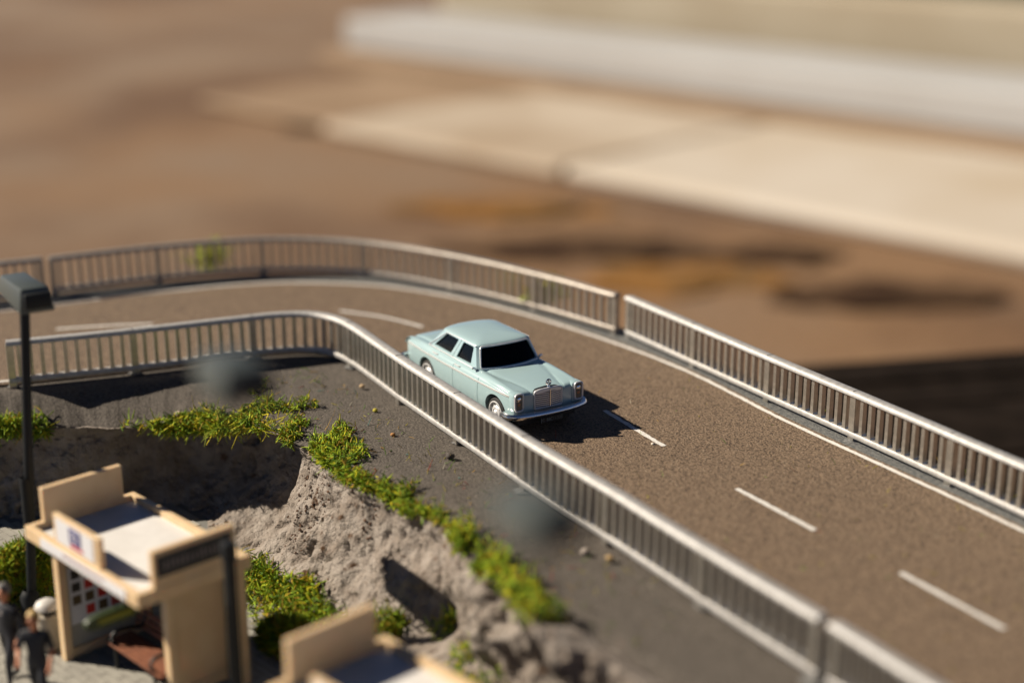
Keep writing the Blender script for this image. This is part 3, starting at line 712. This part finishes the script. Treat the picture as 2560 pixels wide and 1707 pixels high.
bush('hedge', -1.0, -9.75, .62, 1.3, R(12), 1.05, 9000, 'low green hedge at the cliff foot behind the lamp post', 'hedge')
bush('hedge', 3.35, -6.2, .7, .36, R(12), .5, 3200, 'small dark green hedge between cliff and bus shelter', 'hedge')
for (x, y, z, l) in ((-12.75, -1.1, .45, 'bright green moss scrap caught behind the curved outer railing'), (-5.2, 4.75, .35, 'yellow green moss scrap beyond the outer railing near its end')):
    n = 260; P = np.array([x, y, z])+rng.normal(size=(n, 3))*np.array([.12, .28, .16]); P2 = np.array([x, y, 0])+rng.normal(size=(120, 3))*np.array([.1, .2, .02]); P2[:, 2] = rng.uniform(0, z, 120)
    P = np.concatenate([P, P2]); fibres('moss', P, np.tile([0, 0, 1.], (len(P), 1)), .2, .014, l, wts=[.1, .3, .3, 0, .3, 0, 0])
# grass on the bank behind the straight outer railing
PB = np.stack([rng.uniform(2, 15, 5000), rng.uniform(5.1, 6.2, 5000), np.zeros(5000)], 1); PB[:, 2] = -.15-(PB[:, 1]-5.1)*1.7+rng.random(5000)*.12
msk = np.array([noise.noise(Vector((p[0]*.7, p[1]*.7, 5.))) > -.05 for p in PB]); fibres('grass', PB[msk], np.tile([0, .4, 1.], (msk.sum(), 1)), .28, .012, 'green grass on the bank behind the straight railing', cat='grass')
# stray fibres and crumbs on the verge and road
DP = np.array([(.30, .26, .03), (.10, .2, .02), (.32, .2, .05), (.30, .04, .03), (.05, .16, .14), (.35, .32, .25), (.14, .24, .03)])
n = 420; P = np.stack([rng.uniform(-4, 10, n), np.zeros(n), np.full(n, .02)], 1); P[:, 1] = -2.2-rng.random(n)*1.7; P[:, 2] = .0
fibres('stray_fibres', P, np.tile([0, 0, .05], (n, 1)), .16, .007, 'loose coloured fibres scattered on the gritty verge', pal=DP, wts=[.3, .2, .2, .1, .05, .05, .1], cat='fibres', flat=.0, tintnoise=False)
n = 130; P = np.stack([rng.uniform(0, 13, n), rng.uniform(-1.5, 4.2, n), np.full(n, .025)], 1)
o = fibres('stray_fibres', P, np.tile([0, 0, .1], (n, 1)), .12, .006, 'thin loose fibres scattered over the road', pal=DP, wts=[.4, .25, .2, .05, 0, .05, .05], cat='fibres', flat=.05, tintnoise=False)
def pebble(x, y, z, r, col, label):
    bm = bmesh.new(); bmesh.ops.create_icosphere(bm, subdivisions=2, radius=r); sd = random.random()*50
    for v in bm.verts: v.co *= 1+.28*noise.noise(v.co/r*1.1+Vector((sd, 0, 0))); v.co.z *= .75
    me = bpy.data.meshes.new('pebble'); bm.to_mesh(me); bm.free(); me.polygons.foreach_set('use_smooth', [True]*len(me.polygons))
    at = me.attributes.new('tint', 'FLOAT_COLOR', 'POINT'); at.data.foreach_set('color', list((*col, 1))*len(me.vertices)); me.materials.append(M['pebble'])
    return tag(link('pebble', me, None, (x, y, z+r*.55)), label, 'pebble', 'loose pebbles')
pebble(-.65, -2.38, -.0, .055, (.42, .36, .03), 'small yellow ball on the verge below the railing')
pebble(.75, -2.72, -.0, .05, (.36, .17, .05), 'small orange crumb on the verge')
pebble(-2.1, -1.95, -.0, .06, (.42, .30, .17), 'tan crumb beside the foot of a railing post')
pebble(2.35, -2.35, -.0, .085, (.05, .04, .035), 'dark brown clod on the verge below the railing')
pebble(7.1, -2.55, .0, .075, (.34, .29, .25), 'pale grey pebble on the verge')
pebble(7.5, -2.35, .0, .07, (.40, .27, .12), 'blurred tan pebble on the verge by the railing')
pebble(3.8, 1.28, .0, .035, (.6, .56, .5), 'tiny white crumb at the end of a lane dash')
pebble(-3.55, -5.5, -.42, .10, (.55, .42, .33), 'pinkish white stone in the moss on the shaded edge')

# ------------------------------------------------------------------ street lamps
def lamp(x, y, zt, hs, rp, tilt, label, base=True):
    t = thing('street_lamp', label, 'street lamp', (x, y, -2.4), 0, 'street lamps'); H = zt+2.4
    tx, ty = tilt
    top = Vector((tx, ty, H))
    MB().tube([(0, 0, 0), (tx*.33, ty*.33, H*.33), (tx*.66, ty*.66, H*.66), top], rp, 10).build('pole', 'lampdark', t, 60)
    if base:
        MB().lathe([(.17, 0), (.17, .55), (.13, .62), (.10, .66)], k=14).build('base', 'lampdark', t, 50)
        p = top*.315; MB().lathe([(rp*1.25, p.z), (rp*1.25, p.z+.9), (rp*1.05, p.z+.95)], c=(p.x, p.y, 0), k=12).build('sleeve', 'lampdark', t, 50)
    # head: flat box running back along the street, end shade painted as dark box
    L, W, Hh = hs
    hb = MB(); hb.add([(tx+.10-L, ty-.12, H-.02), (tx+.10, ty-.12, H-.12), (tx+.10, ty+W, H-.12), (tx+.10-L, ty+W, H-.02), (tx+.10-L, ty-.04, H+Hh*.8), (tx+.06, ty-.06, H+Hh), (tx+.06, ty+W-.08, H+Hh), (tx+.10-L, ty+W-.1, H+Hh*.8)], [(3, 2, 1, 0), (4, 5, 6, 7), (0, 1, 5, 4), (1, 2, 6, 5), (2, 3, 7, 6), (3, 0, 4, 7)])
    h = hb.build('lamp_head', 'lamp', t, 30, .04)
    MB().box((tx+.13, ty-.06+W/2, H+Hh*.36), (.14, W*.92, Hh*.86)).build('end_shade', 'lampdark', h, 30, .03)
    MB().box((tx+.02-L/2, ty+W/2-.05, H-.10), (L*.7, W*.6, .04)).build('lamp_glass', 'clearglass', h)
    return t
lamp(.04, -9.72, 3.45, (1.45, .5, .32), .085, (-.05, .42), 'slim dark street lamp standing by the hedge at the foot of the shaded cliff')
lamp(12.1, -10.4, 5.75, (.85, .5, .26), .018, (0, 0), 'tall thin street lamp whose blurred head hangs before the shaded mossy edge', False)
lamp(16.55, -9.6, 5.75, (.75, .42, .22), .018, (0, 0), 'tall thin street lamp whose blurred head hangs before the moss cushions', False)

# ------------------------------------------------------------------ bus shelters
def shelter():
    t = thing('bus_shelter', '', 'bus shelter', (2.7, -8.55, -2.4), R(12), 'cream bus shelters on the lower street')
    HX, HY = 1.80, 1.05
    f = MB()
    for s in (-1, 1): f.box((0, s*(HY-.06), 2.28), (2*HX, .12, .24)); f.box((s*(HX-.06), 0, 2.281), (.12, 2*HY-.24, .238))
    f.build('roof_frame', 'cream', t, None, .012)
    MB().box((0, 0, 2.24), (2*HX-.24, 2*HY-.24, .10)).build('roof_deck', 'deck', t)
    for s in (-1, 1):
        MB().box((s*(HX-.07), .02, 2.70), (.12, 1.52, .62)).build('upright_panel', 'cream', t, None, .015)
        y0 = -.78 if s < 0 else -.20
        MB().box((s*1.22, .88, 1.08), (.14, .14, 2.16)).build('post', 'cream', t, None, .01)
        MB().box((s*1.22, y0, 1.08), (.17, .15, 2.16)).build('post', 'cream', t, None, .01)
        for zz in (.10, 2.07): MB().box((s*1.22, (.80+y0+.08)/2, zz), (.10, .73-y0-.005, .18)).build('end_rail', 'cream', t, None, .01)
        MB().box((s*1.22, (.80+y0+.08)/2, 1.085), (.03 if s < 0 else .06, .73-y0-.005, 1.78)).build('end_pane' if s < 0 else 'end_panel', 'clearglass' if s < 0 else 'cream', t)
    for zz in (.12, 2.08): MB().box((0, .88, zz), (2.29, .08, .16)).build('back_rail', 'cream', t, None, .01)
    for x in (-.38, .38): MB().box((x, .88, 1.1), (.10, .09, 1.79)).build('back_mullion', 'cream', t, None, .01)
    for x in (-.79, 0, .79): MB().box((x, .885, 1.1), (.70, .03, 1.79)).build('back_pane', 'clearglass', t)
    MB().box((1.46, .92, 1.08), (.32, .24, 2.16)).build('pier', 'cream', t, None, .01)
    # front label panel with emblem
    lp = MB().box((-.12, -HY+.10, 2.66), (1.46, .10, .52)).build('label_panel', 'cream', t, None, .012)
    MB().box((-.15, -HY+.044, 2.67), (1.2, .01, .42)).build('label_sheet', 'white', lp)
    MB().box((-.12, -HY+.036, 2.71), (.36, .01, .27)).build('emblem', 'blue', lp)
    MB().box((-.08, -HY+.036, 2.53), (.40, .008, .05)).build('emblem_line', 'red', lp)
    text('emblem_letters', 'EZ', .22, 'white', lp, Matrix.Translation((-.12, -HY+.029, 2.71)) @ Matrix(((1, 0, 0, 0), (0, 0, -1, 0), (0, 1, 0, 0), (0, 0, 0, 1))))
    MB().box((.1, -HY-.006, 2.28), (2.7, .01, .18)).build('fascia_label', 'white', t)
    MB().box((.15, -HY-.013, 2.30), (1.3, .008, .028)).build('fascia_line', 'maroon', t)
    # end sign
    sg = MB().box((HX-.004, .0, 2.74), (.012, 1.36, .36)).build('end_sign', 'darksign', t)
    y = -.52
    while y < .5:
        wd = random.uniform(.03, .06); MB().box((HX+.005, y, 2.74+random.uniform(-.01, .01)), (.008, wd*.7, random.choice((.10, .13, .16)))).build('sign_letter', 'signtext', sg); y += wd+.035
    # poster squares on the inner face of the left end pane
    cols = ['dark_print', 'red', 'red', 'brown_print', 'dark_print', 'red', 'red', 'red', 'brown_print', 'brown_print', 'red', 'red', 'white', 'red', 'brown_print', 'red']
    po = MB().box((-1.197, -.16, 1.14), (.012, 1.0, 1.06)).build('poster', 'white', t)
    for i in range(4):
        for j in range(4): MB().box((-1.187, -.53+.24*i, 1.53-.24*j), (.008, .16, .17)).build('poster_square', cols[j*4+i], po)
    # projecting oblong sign under the roof
    hs = MB(); hs.prism([(-.93+.50*math.copysign(abs(math.cos(a))**.6, math.cos(a)), 1.62+.12*math.copysign(abs(math.sin(a))**.7, math.sin(a))) for a in np.linspace(0, 2*math.pi, 24, endpoint=False)], 0, .70, .80); h = hs.build('hanging_sign', 'greensign', t, 40)
    MB().box((.806, -.90, 1.63), (.014, .62, .10)).build('sign_face', 'limesign', h, None, .02)
    for y in (-.85, -.6): MB().tube([(.75, y, 1.70), (.75, y, 2.2)], .015, 6).build('sign_hanger', 'lampdark', h)
    return t
s1 = shelter(); s1['label'] = 'cream plastic bus shelter with white label panel, bench inside and dark end sign'
s2 = copy_tree(s1); s2.location = (9.75, -7.2, -2.4); s2['label'] = 'second cream bus shelter, only its roof rising in front of the rocky cliff foot'
# bench
def bench(x, y):
    t = thing('bench', 'brown slatted bench with black curved arms inside the bus shelter', 'bench', (x, y, -2.4), R(12))
    for i in range(5): MB().box((0, -.30+i*.105, .46), (1.75, .088, .035)).build('seat_slat', 'wood', t, None, .006)
    for i in range(3): MB().box((0, .27+i*.035, .60+i*.115), (1.75, .03, .095), 0, 0, (R(-14), 0)).build('back_slat', 'wood', t, None, .006)
    for s in (-.62, .62):
        MB().tube(crom([(s, -.28, 0.0), (s, -.30, .44), (s, -.36, .60), (s, -.24, .70), (s, .0, .69), (s, .24, .64), (s, .36, .86)], .06), .035, 8).build('arm', 'black', t, 60)
        MB().tube([(s, .22, 0), (s, .20, .42), (s, -.3, .42)], .03, 8).build('leg', 'black', t, 60)
bench(3.0, -8.55)
# dark post in front of the shelter end
t = thing('post', 'black square post with a capped top in front of the dark end sign', 'post', (5.35, -7.95, -2.4))
MB().box((0, 0, 1.55), (.16, .16, 3.1)).build('shaft', 'lampdark', t, None, .02); MB().box((0, 0, 3.1), (.2, .2, .32)).build('cap', 'lampdark', t, None, .03)
MB().lathe([(.16, 0), (.16, .06), (.1, .10)], k=12).build('foot', 'lampdark', t)
# litter bin
t = thing('litter_bin', 'beige litter bin with pale domed lid beside the bus shelter', 'bin', (1.2, -9.72, -2.4))
MB().lathe([(.0, .06), (.17, .06), (.20, .70), (.18, .72), (0.0, .72)], k=18).build('body', 'beige', t, 40); MB().lathe([(.0, 0), (.14, 0), (.14, .07)], k=14).build('foot', 'black', t)
MB().lathe([(.12, .72), (.12, .84), (0, .84)], k=14).build('opening', 'black', t, 40); MB().lathe([(.0, .98), (.10, .965), (.19, .91), (.22, .84), (.20, .82), (0, .82)], k=18).build('lid', 'lid', t, 50)

# ------------------------------------------------------------------ the two figures
def figure(label, loc, rz, J, bones, headc, hairm, extra=None):
    t = thing('person', label, 'person', loc, rz)
    names = list(J); me = bpy.data.meshes.new('b'); me.from_pydata([J[n][0] for n in names], [(names.index(a), names.index(b)) for a, b, _ in bones], [])
    o = link('b', me); o.modifiers.new('s', 'SKIN')
    for i, nme in enumerate(names): v = me.skin_vertices[0].data[i]; v.radius = (J[nme][1],)*2; v.use_root = (nme == 'pelvis')
    sb = o.modifiers.new('u', 'SUBSURF'); sb.levels = 2; sb.render_levels = 2
    bpy.context.view_layer.update(); m2 = bpy.data.meshes.new_from_object(o.evaluated_get(bpy.context.evaluated_depsgraph_get())); bpy.data.objects.remove(o)
    used = sorted(set(b[2] for b in bones)); m2.materials.clear()
    for u in used: m2.materials.append(M[u])
    for p in m2.polygons:
        c = p.center; best = None
        for a, b, mm in bones:
            A, B = Vector(J[a][0]), Vector(J[b][0]); d = B-A; f = max(0, min(1, (c-A).dot(d)/max(1e-9, d.length_squared))); dd = (c-(A+d*f)).length/max(.02, J[a][1]*(1-f)+J[b][1]*f)
            if best is None or dd < best[0]: best = (dd, mm)
        p.material_index = used.index(best[1]); p.use_smooth = True
    link('body', m2, t)
    bm = bmesh.new(); bmesh.ops.create_uvsphere(bm, u_segments=16, v_segments=12, radius=.125)
    for v in list(bm.verts):
        if v.co.z < -.035 and v.co.x > -.03: bm.verts.remove(v)
        elif v.co.x > .05 and v.co.z < .05: bm.verts.remove(v)
    mh = bpy.data.meshes.new('hair'); bm.to_mesh(mh); bm.free(); mh.materials.append(M[hairm]); mh.polygons.foreach_set('use_smooth', [True]*len(mh.polygons))
    h = link('hair', mh, t, headc); h.scale = (1.02, .88, 1.08)
    for s in (-1, 1):
        e = MB(); e.lathe([(0, .012), (.012, .006), (.014, 0)], 'X', (headc[0]+.098, headc[1]+s*.038, headc[2]-.005), 8); e.build('eye', 'black', t, 60)
    return t
def hand(J, bones, side, wrist, d, skin='skin'):
    w_ = Vector(wrist); d = Vector(d).normalized(); l = Vector((0, 0, 1)).cross(d).normalized() if abs(d.z) < .9 else Vector((1, 0, 0)); 
    J['palm'+side] = (tuple(w_+d*.07), .033); bones.append(('wrist'+side, 'palm'+side, skin))
    for i, (o_, ln) in enumerate(((-.03, .07), (-.01, .085), (.01, .08), (.03, .065))):
        a = w_+d*.11+l*o_; J['k%d%s' % (i, side)] = (tuple(a), .012); J['f%d%s' % (i, side)] = (tuple(a+d*ln*.8+Vector((0, 0, -.012))), .010)
        bones.append(('palm'+side, 'k%d%s' % (i, side), skin)); bones.append(('k%d%s' % (i, side), 'f%d%s' % (i, side), skin))
    J['t'+side] = (tuple(w_+d*.07+l*.06), .012); bones.append(('palm'+side, 't'+side, skin))
def man(stride, arms, suit, shirt, S=1., trousers=None):
    tr = trousers or suit
    J = {'pelvis': ((0, 0, .95), .135), 'waist': ((0, 0, 1.10), .125), 'chest': ((.02, 0, 1.32), .155), 'neckb': ((.0, 0, 1.46), .075), 'neck': ((.01, 0, 1.53), .052), 'chin': ((.035, 0, 1.60), .075), 'head': ((.02, 0, 1.68), .10), 'crown': ((.01, 0, 1.73), .07), 'nose': ((.115, 0, 1.655), .016)}
    bones = [('pelvis', 'waist', tr), ('waist', 'chest', suit), ('chest', 'neckb', suit), ('neckb', 'neck', 'skin'), ('neck', 'chin', 'skin'), ('chin', 'head', 'skin'), ('head', 'crown', 'skin'), ('chin', 'nose', 'skin')]
    for s, nm in ((-1, 'R'), (1, 'L')):
        st = stride*s
        J['hip'+nm] = ((.0, s*.10, .90), .105); J['knee'+nm] = ((.05+st*.55, s*.105, .49), .068); J['ank'+nm] = ((st-.03, s*.11, .09), .045); J['toe'+nm] = ((st+.14, s*.13, .035), .036)
        bones += [('pelvis', 'hip'+nm, tr), ('hip'+nm, 'knee'+nm, tr), ('knee'+nm, 'ank'+nm, tr), ('ank'+nm, 'toe'+nm, 'black')]
        el, wr = arms[nm]
        J['sh'+nm] = ((.0, s*.20, 1.41), .075); J['el'+nm] = (el, .050); J['wrist'+nm] = (wr, .034)
        bones += [('chest', 'sh'+nm, suit), ('sh'+nm, 'el'+nm, suit), ('el'+nm, 'wrist'+nm, arms.get('sleeve', suit))]
        hand(J, bones, nm, wr, Vector(wr)-Vector(el))
    return J, bones
J, b = man(.20, {'R': ((.03, -.29, 1.16), (.12, -.28, .92)), 'L': ((-.05, .29, 1.15), (.06, .27, .90))}, 'suit', 'shirt')
b.append(('chest', 'lapel', 'shirt')); J['lapel'] = ((.13, 0, 1.33), .045)
p1 = figure('grey haired figure in a dark suit walking beside the hedge with a white cup', (1.99, -10.58, -2.38), R(-60), J, b, (.005, 0, 1.70), 'greyhair')
J, b = man(.22, {'R': ((.06, -.27, 1.14), (.30, -.20, 1.08)), 'L': ((.02, .28, 1.14), (.24, .30, .98)), 'sleeve': 'skin'}, 'charcoal', 'shirt')
p2 = figure('blond figure in dark clothes with bare forearms held forward', (3.1, -10.42, -2.38), R(-35), J, b, (.005, 0, 1.70), 'blond'); p2.scale = (.97,)*3
cup = MB().lathe([(0, -.09), (.05, -.09), (.062, .09), (0, .09)], k=12).build('cup', 'white', None, 40)
cr = Matrix.Rotation(R(-60), 3, 'Z') @ Vector((.15, -.30, .80)); cup.location = Vector((1.99, -10.58, -2.38))+cr
tag(cup, 'white cup held in the hand of the figure in a suit', 'cup')

# ------------------------------------------------------------------ things behind the model, far out of focus
AX = R(14.5); KB = 2.159; REF = Vector((-78.1, 111.1, 0))
def slab(name, u, v, z, m, label, cat, bev=.5):
    d = Vector((math.cos(AX), math.sin(AX), 0)); nn = Vector((-d.y, d.x, 0)); zz = [CAM.z+KB*(q-CAM.z) for q in z]
    c = REF+(d*((u[0]+u[1])/2)+nn*((v[0]+v[1])/2))*KB; c.z = sum(zz)/2
    o = MB().box((0, 0, 0), ((u[1]-u[0])*KB, (v[1]-v[0])*KB, zz[1]-zz[0])).build(name, m, None, None, bev, c, AX); return tag(o, label, cat)
slab('painted_board', (-28, 70), (-1.5, 19.5), (-8, -7.0), 'creamstep', 'long cream painted board lying on the brown earth', 'board', 2.2)
slab('mid_board', (-50, -28.3), (-1.5, 19.5), (-8, -7.1), 'midboard', 'mottled tan and cream board butting the cream board', 'board', 2.2)  # middle board, noise mixes cream and tan
slab('bare_board', (-66, -50.3), (0, 18), (-8, -7.3), 'tanwood', 'bare brown board at the far end of the painted boards', 'board', 2.2)
slab('wooden_plinth', (-76, 90), (19.7, 34), (-8, -6.55), 'tanwood', 'bare tan wooden plinth under the white beam', 'plinth', .5)
slab('painted_beam', (-75.5, 90), (22.5, 31.5), (-6.55, -3.75), 'whitestep', 'white painted beam lying on the tan plinth', 'beam', .8)
slab('painted_rail', (-75.5, 100), (34.1, 40), (-8, .2), 'oliverail', 'dull cream rail standing higher behind the white beam', 'rail', .8)
slab('painted_rail', (-60, 120), (52, 56), (-8, 1.9), 'greenrail', 'dark green rail far behind the dull cream one', 'rail', .8)
# old plank table beside the model
t = thing('plank_table', 'old dark plank table behind the straight outer railing', 'table', (-16.5, 23.0, -30), math.atan2(.94, .35))
for i in range(7):
    MB().box((13+random.uniform(-.5, .5), -1.25-2.55*i, 21.6+random.uniform(-.1, .1)), (27, 2.35, .8)).build('plank', 'oldtimber', t, None, .12)
for x in (3, 23):
    for y in (-1.5, -15.5): MB().box((x, y, 10.3), (1.4, 1.4, 20.6)).build('leg', 'oldtimber', t, None, .1)
    MB().box((x, -8.5, 20.75), (1.2, 16.5, .85)).build('cross_beam', 'oldtimber', t)
for (x, y, rx, ry, m, l) in ((-107, 74.5, 13, 5, 'lump', 'broad dark clod before the middle of the cream board'), (-93, 91, 7, 4, 'lump', 'dark clod close under the cream board'), (-75, 91, 11, 5, 'lump', 'dark clod between the cream board and the plank table'), (-186, 86, 8, 5, 'lump', 'dark clod at the far end of the boards'), (-126, 78, 12, 5, 'leafpile', 'flat orange brown heap of leaves on the earth before the mottled board'), (-92, 76, 9, 5, 'leafpile', 'flat orange brown heap of leaves beside the broad dark clod')):  # flat lumps, dark brown and orange brown, set on the earth
    bm = bmesh.new(); bmesh.ops.create_icosphere(bm, subdivisions=4, radius=1)
    for v in bm.verts: v.co *= 1+.5*noise.fractal(v.co*1.3+Vector((x, 0, 0)), .6, 2, 3); v.co.x *= rx; v.co.y *= ry; v.co.z *= .9
    me = bpy.data.meshes.new('dark_lump'); bm.to_mesh(me); bm.free(); me.materials.append(M[m]); o = link('dark_lump' if m == 'lump' else 'leaf_heap', me, None, (x, y, -30.1), R(58)); tag(o, l, 'lump' if m == 'lump' else 'leaves', 'dark lumps on the earth' if m == 'lump' else 'leaf heaps on the earth')
